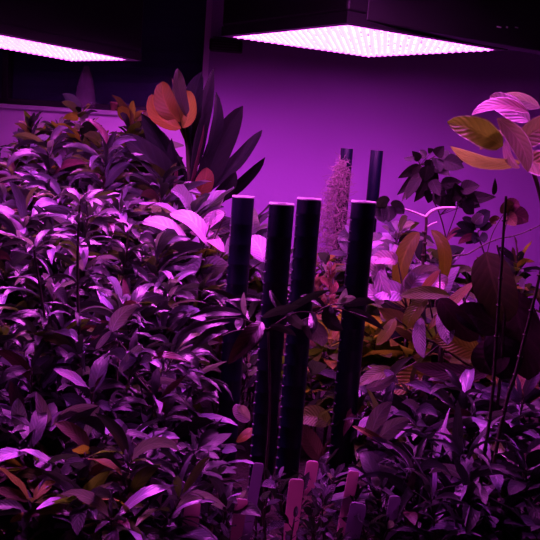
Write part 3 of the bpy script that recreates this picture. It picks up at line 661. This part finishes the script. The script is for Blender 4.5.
# loquat like long ribbed brown leaves
h_ = hero('loquat_plant', 'plant with very long ribbed reddish-brown leaves, right of centre', 'plant', (428, 380), 1.75)
fo = MB(); st = MB(); r = random.Random(14)
HB = at(440, 345, 1.75); st.tube(bez([V(h_.location), at(436, 440, 1.75), HB], 6), .006, .004, 6)
for bs, tp, wd, bw, tn, c, yt in [((470, 352), (384, 300), 1, (0, 0), 0, DARK, 1.7), ((484, 356), (432, 338), 24, (0, -3), .2, (.26, .26, .02), 1.7), ((445, 372), (386, 396), 26, (0, -6), .2, (.36, .34, .02), 1.65), ((488, 374), (412, 366), 20, (0, 3), .5, (.08, .04, .05), 1.65),
        ((450, 296), (400, 296), 14, (0, -3), .3, (.14,.2,.01), 1.75), ((428, 296), (405, 330), 16, (-3, 0), .3, (.14,.2,.01), 1.75), ((396, 372), (358, 386), 16, (0, -5), .5, (.14,.22,.04), 1.7), ((474, 282), (428, 330), 12, (0, -2), .5, (.26,.24,.02), 1.72),
        ((520, 372), (536, 402), 22, (0, 0), .2, (.26, .12, .05), 1.7), ((440, 310), (448, 345), 18, (2, 0), .1, DUSK, 1.55), ((421, 318), (424, 358), 14, (-3, 0), .2, DUSK, 1.55), ((395, 318), (376, 345), 12, (2, 0), .2, (.26, .34, .05), 1.75), ((440, 270), (418, 296), 9, (0, 0), .4, (.4, .2, .1), 1.8)]:
    if wd > 2:
        hleaf(fo, bs, tp, wd, 1.74, yt, bw, tn, .6, .65, .25, jit(c, r, .1), bowY=-.02, wave=(.02, 2, 1)); st.tube(bez([HB, at((bs[0] + 440) / 2, (bs[1] + 345) / 2 + 3, 1.75), at(*bs, 1.74)], 5), .003, .0018, 5)
st.build('stem', M['stem'], h_); fo.build('foliage', M['broad'], h_)

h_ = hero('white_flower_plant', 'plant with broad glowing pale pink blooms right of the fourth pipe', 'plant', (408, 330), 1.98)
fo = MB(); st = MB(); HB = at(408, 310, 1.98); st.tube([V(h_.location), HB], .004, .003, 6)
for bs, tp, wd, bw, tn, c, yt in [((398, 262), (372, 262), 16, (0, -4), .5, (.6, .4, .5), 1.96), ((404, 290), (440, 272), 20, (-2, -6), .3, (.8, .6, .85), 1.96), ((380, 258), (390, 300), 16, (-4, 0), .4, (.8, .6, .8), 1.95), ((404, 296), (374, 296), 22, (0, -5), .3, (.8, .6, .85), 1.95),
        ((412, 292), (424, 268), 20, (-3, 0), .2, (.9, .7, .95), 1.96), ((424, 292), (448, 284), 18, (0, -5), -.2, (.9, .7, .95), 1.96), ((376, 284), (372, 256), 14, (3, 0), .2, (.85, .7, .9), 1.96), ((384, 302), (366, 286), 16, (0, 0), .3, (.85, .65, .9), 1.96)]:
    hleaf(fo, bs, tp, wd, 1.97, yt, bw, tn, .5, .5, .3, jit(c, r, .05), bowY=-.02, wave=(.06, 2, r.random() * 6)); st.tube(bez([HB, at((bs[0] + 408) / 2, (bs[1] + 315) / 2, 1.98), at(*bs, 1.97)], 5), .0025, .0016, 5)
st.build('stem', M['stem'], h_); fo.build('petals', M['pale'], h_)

# two thin dark cane stems at the right
def cane(lb, pts, Y, r0):
    f = atz(pts[-1][0], pts[-1][1], 0); o = empty('plant_cane', (at(*pts[-1], Y).x, Y, -.01), lb, 'cane')
    b = MB(); P = [V(o.location)] + [at(x, y, Y) for x, y in pts[::-1]]; pt_ = bez(P, 8); b.tube(pt_, r0, r0 * .6, 8)
    for i in range(4, len(pt_) - 2, 5): b.tube([pt_[i], pt_[i].lerp(pt_[i + 1], .25)], r0 * 1.15, r0 * 1.15, 8)
    b.build('cane_stem', M['stem'], o); return o
cane('long thin dark cane reaching from the bottom up past the round brown leaves', [(506, 196), (503, 240), (500, 285), (497, 330), (492, 400), (485, 450), (478, 500), (473, 528)], 1.3, .0038)
cane('dark cane right of the long thin one, leaning out at the right edge', [(548, 240), (534, 300), (524, 340), (516, 372), (508, 396), (498, 440), (491, 480), (484, 515)], 1.32, .0042)
cane('pale thin bent cane leaning across the bright wall at right', [(560, 216), (520, 234), (495, 240), (470, 253), (440, 275)], 2.3, .0025)

def whip(name, lb, pts, Y, seed, n, L, tipY=None):
    """dark upright stem with drooping narrow leaves in loose whorls"""
    r = random.Random(seed); o = empty(name, (at(*pts[-1], Y).x, Y, -.01), lb, 'plant')
    st = MB(); fo = MB(); pt_ = bez([V(o.location)] + [at(x, y, Y) for x, y in pts[::-1]], 8); st.tube(pt_, .0045, .0022, 7)
    m = len(pt_); ph = 0
    for k in range(n):
        t = .35 + .65 * k / (n - 1); q_ = pt_[min(m - 1, int(t * (m - 1)))]
        for j in range(4 if k < n - 1 else 6):
            ph += 1.7; el = .1 + .7 * t + r.uniform(-.2, .2)
            d = V((math.cos(ph) * math.cos(el), math.sin(ph) * math.cos(el), math.sin(el)))
            leaf(fo, q_, d, V((r.uniform(-.3, .3), r.uniform(-.3, .3), 1)), L * r.uniform(.7, 1.2), L * .2, .8, .9, r.uniform(.8, 1.8), .35, jit(pick([(DARK, 3), (DUSK, 4), (MIDG, 1.5), (PALE, .6)], r), r), 7, 4)
    st.build('stem', M['stem'], o); fo.build('foliage', M['leaf'], o); return o
whip('tall_stem_plant', 'tall dark single stem with drooping leaves rising from the left foliage', [(80, 205), (78, 240), (78, 300), (80, 352), (78, 400), (74, 440)], 1.55, 71, 8, .075)
whip('tall_stem_plant', 'dark stem with drooping narrow leaves near the left edge', [(34, 250), (42, 300), (50, 350), (54, 390), (52, 430)], 1.5, 72, 6, .07)
whip('tall_stem_plant', 'slim dark stem with narrow leaves left of the big pink leaves', [(128, 232), (126, 270), (124, 320), (124, 370)], 1.8, 73, 6, .075)
# dark branch arching before the pipes
h_ = hero('drooping_branch_plant', 'dark plant whose leafy branches arch in front of all four pipes', 'plant', (268, 420), 1.36)
fo = MB(); st = MB(); r = random.Random(21); Y = 1.4
N0 = at(268, 330, 1.4); st.tube(bez([V(h_.location), at(266, 470, 1.37), at(270, 400, 1.39), N0], 6), .003, .002, 6)
brs = [[(268, 330), (250, 322), (232, 318), (205, 322)], [(268, 330), (285, 318), (300, 312), (318, 314)], [(268, 330), (300, 322), (328, 306), (350, 304)], [(268, 330), (240, 330), (222, 336)], [(318, 314), (335, 308), (350, 312), (368, 318)]]
for br in brs: st.tube(bez([at(x, y, Y - .02 * i) for i, (x, y) in enumerate(br)], 5), .002, .001, 5)
for bs, tp, wd, bw, tn, c in [((242, 314), (190, 318), 11, (0, -4), .5, DARK), ((245, 312), (205, 290), 9, (2, -4), .4, DARK), ((240, 318), (238, 330), 9, (0, 0), .2, DUSK), ((262, 322), (228, 364), 20, (3, -3), .3, MAROON), ((250, 318), (262, 292), 7, (-2, -2), .4, MIDG), ((246, 316), (244, 292), 6, (-2, 0), .4, PALE),
        ((262, 318), (300, 306), 10, (0, -3), .6, DARK), ((280, 316), (330, 290), 9, (0, -4), .5, DARK), ((300, 322), (322, 346), 20, (6, -2), .2, (.16, .12, .2)), ((288, 310), (308, 330), 12, (-3, 0), .4, MIDG), ((330, 306), (343, 330), 16, (-6, 2), .2, DUSK), ((338, 308), (346, 288), 8, (1, 0), .1, PALE),
        ((345, 306), (375, 302), 10, (0, -3), .5, DUSK), ((348, 310), (384, 330), 10, (0, -4), .5, DUSK), ((262, 300), (228, 300), 8, (0, -2), .6, DUSK), ((326, 308), (300, 296), 8, (0, -3), .5, DUSK), ((340, 304), (356, 298), 8, (0, -3), .5, PALE), ((228, 330), (190, 352), 12, (0, -6), .4, DARK), ((230, 322), (180, 336), 10, (0, -4), .5, DUSK),
        ((310, 312), (312, 334), 12, (3, 0), .6, DARK), ((270, 326), (296, 336), 9, (0, -3), .5, DUSK), ((262, 330), (250, 350), 12, (0, 0), .5, DUSK), ((286, 314), (270, 290), 7, (-3, 0), .4, DARK), ((340, 312), (326, 322), 9, (-2, -2), .4, DARK)]:
    hleaf(fo, bs, tp, wd, 1.38, 1.36 + r.uniform(-.04, .04), bw, tn, .65, .8, .3, jit(c, r, .2), bowY=-.02)
st.build('stem', M['stem'], h_); fo.build('foliage', M['leaf'], h_)

# large upright lilac leaves, lower left
h_ = hero('lily_leaf_plant', 'low plant of wide upright lilac leaves near the left edge', 'plant', (45, 470), 1.3)
fo = MB(); st = MB(); r = random.Random(23)
st.tube([V(h_.location), at(45, 445, 1.3)], .004, .003, 6)
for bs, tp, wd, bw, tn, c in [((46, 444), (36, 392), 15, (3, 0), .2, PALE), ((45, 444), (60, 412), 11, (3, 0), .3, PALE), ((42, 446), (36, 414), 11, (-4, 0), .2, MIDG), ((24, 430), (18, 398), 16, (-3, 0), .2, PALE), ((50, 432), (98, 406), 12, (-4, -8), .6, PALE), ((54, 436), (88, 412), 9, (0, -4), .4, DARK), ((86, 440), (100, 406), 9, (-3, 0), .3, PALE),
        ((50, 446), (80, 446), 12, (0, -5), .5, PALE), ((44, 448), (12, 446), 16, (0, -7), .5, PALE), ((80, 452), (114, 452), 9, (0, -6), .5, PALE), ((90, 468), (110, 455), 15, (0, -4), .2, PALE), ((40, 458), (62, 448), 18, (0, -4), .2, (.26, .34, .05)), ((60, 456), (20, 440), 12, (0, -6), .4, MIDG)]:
    hleaf(fo, bs, tp, wd, 1.3, 1.28, bw, tn, .6, .75, .3, jit(c, r, .15), bowY=-.02)
st.build('stem', M['stem'], h_); fo.build('foliage', M['pale'], h_)

# lit broad leaves right of the fourth pipe foot and at centre
h_ = hero('striped_leaf_plant', 'plant of broad striped lilac leaves right of the fourth pipe foot', 'plant', (384, 460), 1.48)
fo = MB(); st = MB(); st.tube([V(h_.location), at(374, 455, 1.48)], .004, .003, 6)
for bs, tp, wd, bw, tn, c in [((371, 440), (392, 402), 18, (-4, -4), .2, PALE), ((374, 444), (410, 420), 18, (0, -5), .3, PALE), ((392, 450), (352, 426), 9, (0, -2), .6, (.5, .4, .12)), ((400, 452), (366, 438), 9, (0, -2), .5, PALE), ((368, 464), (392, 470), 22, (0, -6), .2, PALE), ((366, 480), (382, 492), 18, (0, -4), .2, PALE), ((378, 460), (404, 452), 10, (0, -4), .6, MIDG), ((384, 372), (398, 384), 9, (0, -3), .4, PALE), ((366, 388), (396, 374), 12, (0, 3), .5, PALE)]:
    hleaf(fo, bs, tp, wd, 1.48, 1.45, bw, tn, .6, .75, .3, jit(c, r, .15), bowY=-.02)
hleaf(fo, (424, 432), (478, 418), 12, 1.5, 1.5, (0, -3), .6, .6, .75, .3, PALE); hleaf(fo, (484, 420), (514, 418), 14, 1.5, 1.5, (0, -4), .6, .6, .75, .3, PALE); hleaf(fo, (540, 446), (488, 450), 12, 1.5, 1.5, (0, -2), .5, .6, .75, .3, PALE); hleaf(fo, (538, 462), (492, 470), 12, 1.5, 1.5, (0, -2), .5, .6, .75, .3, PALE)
st.build('stem', M['stem'], h_); fo.build('foliage', M['pale'], h_)
h_ = hero('olive_leaf_plant', 'plant with a wide olive leaf between the third and fourth pipe feet', 'plant', (318, 470), 1.72)
fo = MB(); st = MB(); st.tube([V(h_.location), at(322, 460, 1.72)], .004, .003, 6)
for bs, tp, wd, bw, tn, c, in [((330, 424), (296, 420), 22, (0, -6), .2, (.18,.26,.04)), ((322, 460), (302, 424), 20, (-2, 0), .2, (.16, .07, .10)), ((324, 466), (340, 436), 22, (0, 0), .3, (.10, .04, .06)), ((252, 428), (236, 442), 10, (2, 0), .2, (.4, .25, .05)), ((250, 420), (236, 404), 16, (-3, 0), .2, (.6, .4, .55))]:
    hleaf(fo, bs, tp, wd, 1.72, 1.7, bw, tn, .6, .7, .25, c, bowY=-.02)
st.build('stem', M['stem'], h_); fo.build('foliage', M['broad'], h_)

# ------------------------------------------------------------------ moss hanging on the far pipe: uncountable fine strands
f = at(337, 262, 3.05); mo = empty('hanging_moss', (f.x, 3.15, .3), 'fuzzy cone of pale moss strands hanging on the far black pipe', 'moss')
r = random.Random(33); b = MB()
ax = [(343, 160, 2), (341, 170, 6), (338, 182, 10), (335, 200, 14), (334, 220, 17), (333, 240, 19), (333, 268, 20)]
for i in range(1700):
    t = r.random() ** .75; k = t * (len(ax) - 1); i0 = min(int(k), len(ax) - 2); fr_ = k - i0
    cx_, cy_, ww = [ax[i0][q_] + (ax[i0 + 1][q_] - ax[i0][q_]) * fr_ for q_ in range(3)]
    rr = r.random() ** .6; an = r.random() * 6.28
    px_ = cx_ + ww * rr * math.cos(an); Yp = 3.22 + ww * rr * math.sin(an) * .0038
    p = at(px_, cy_, Yp); pts = [p]; d = V((r.uniform(-1, 1), r.uniform(-1, 1), r.uniform(-1.4, .5))).normalized()
    for _ in range(7):
        d = (d + V((r.uniform(-1, 1), r.uniform(-1, 1), r.uniform(-1, .8))) * .75).normalized(); p = p + d * .0065; pts.append(p)
    b.tube(pts, .0011, .0007, 3, False)
b.build('moss_strands', M['moss'], mo)

# ------------------------------------------------------------------ plant labels (plastic stakes)
def stake(lb, foot, top, wpx, Y, mt='tagp', turn=0, round_=1):
    T = at(*top, Y); B0 = at(*foot, Y); ax_ = (T - B0).normalized(); W = wpx / F * Y
    side = ax_.cross(V((0, 1, 0))).normalized(); side = (Matrix.Rotation(turn, 3, ax_) @ side); nn = side.cross(ax_).normalized()
    o = empty('plant_label', B0, lb, 'plant label', 'plastic plant labels in the front row')
    # the stake goes on down into the soil
    Ls = (T - B0).length; ext = max(0.0, (B0.z + .015) / max(.3, ax_.z)); th = .0012; c_ = W * .22
    out = [(-W / 2, -0), (-W / 2, Ls - c_), (-W / 2 + c_ * .3, Ls - c_ * .3), (-W / 2 + c_, Ls), (W / 2 - c_, Ls), (W / 2 - c_ * .3, Ls - c_ * .3), (W / 2, Ls - c_), (W / 2, 0), (W * .12, -ext), (-W * .12, -ext)]
    b = MB(); n = len(out); vs = [B0 + side * x + ax_ * y + nn * s_ * th for s_ in (-1, 1) for x, y in out]
    b.add(vs, [tuple(range(n))[::-1], tuple(range(n, 2 * n))] + [(i, (i + 1) % n, n + (i + 1) % n, n + i) for i in range(n)])
    x_ = b.build('label_blade', M[mt], o, smooth=False)
    return o
stake('tallest slim plant label, dim purple, before the third pipe foot', (249, 520), (259, 463), 11, 1.27, 'tagd', .1)
stake('small plant label leaning behind the others below the third pipe', (309, 486), (313, 461), 13, 1.36, 'tagp', .2)
stake('wide pink plant label left of the small leaning one', (292, 520), (297, 479), 16, 1.24, 'tagp', .15)
stake('tilted pink plant label directly below the fourth pipe', (344, 522), (354, 471), 12, 1.25, 'tagp', .2)
stake('dim plant label with rounded corners right of the tilted pink one', (353, 532), (359, 503), 17, 1.2, 'tagd', -.1)
stake('dark plant label at the bottom edge, furthest right of all labels', (390, 530), (395, 496), 12, 1.21, 'tagd', .2)
stake('short pink plant label at the bottom edge left of the tall slim one', (238, 524), (242, 499), 13, 1.22, 'tagp', .1)
stake('leftmost pink plant label among low leaves', (153, 508), (158, 479), 15, 1.25, 'tagp', .1)
stake('wide reddish plant label at the bottom edge, second from the left', (190, 530), (193, 501), 17, 1.2, 'tagp', .1)
stake('dim plant label leaning at the bottom, behind the wide reddish one', (172, 508), (180, 480), 15, 1.24, 'tagd', -.3)
# ------------------------------------------------------------------ render settings
w = bpy.data.worlds.new('night'); SC.world = w; w.use_nodes = True
w.node_tree.nodes['Background'].inputs['Color'].default_value = (.01, .008, .02, 1); w.node_tree.nodes['Background'].inputs['Strength'].default_value = .3
vs_ = SC.view_settings; vs_.view_transform = 'Standard'; vs_.look = 'None'; vs_.gamma = 1; vs_.exposure = 0.0; vs_.use_curve_mapping = False
SC.cycles.use_denoising = True; SC.cycles.max_bounces = 6; SC.cycles.sample_clamp_indirect = 4
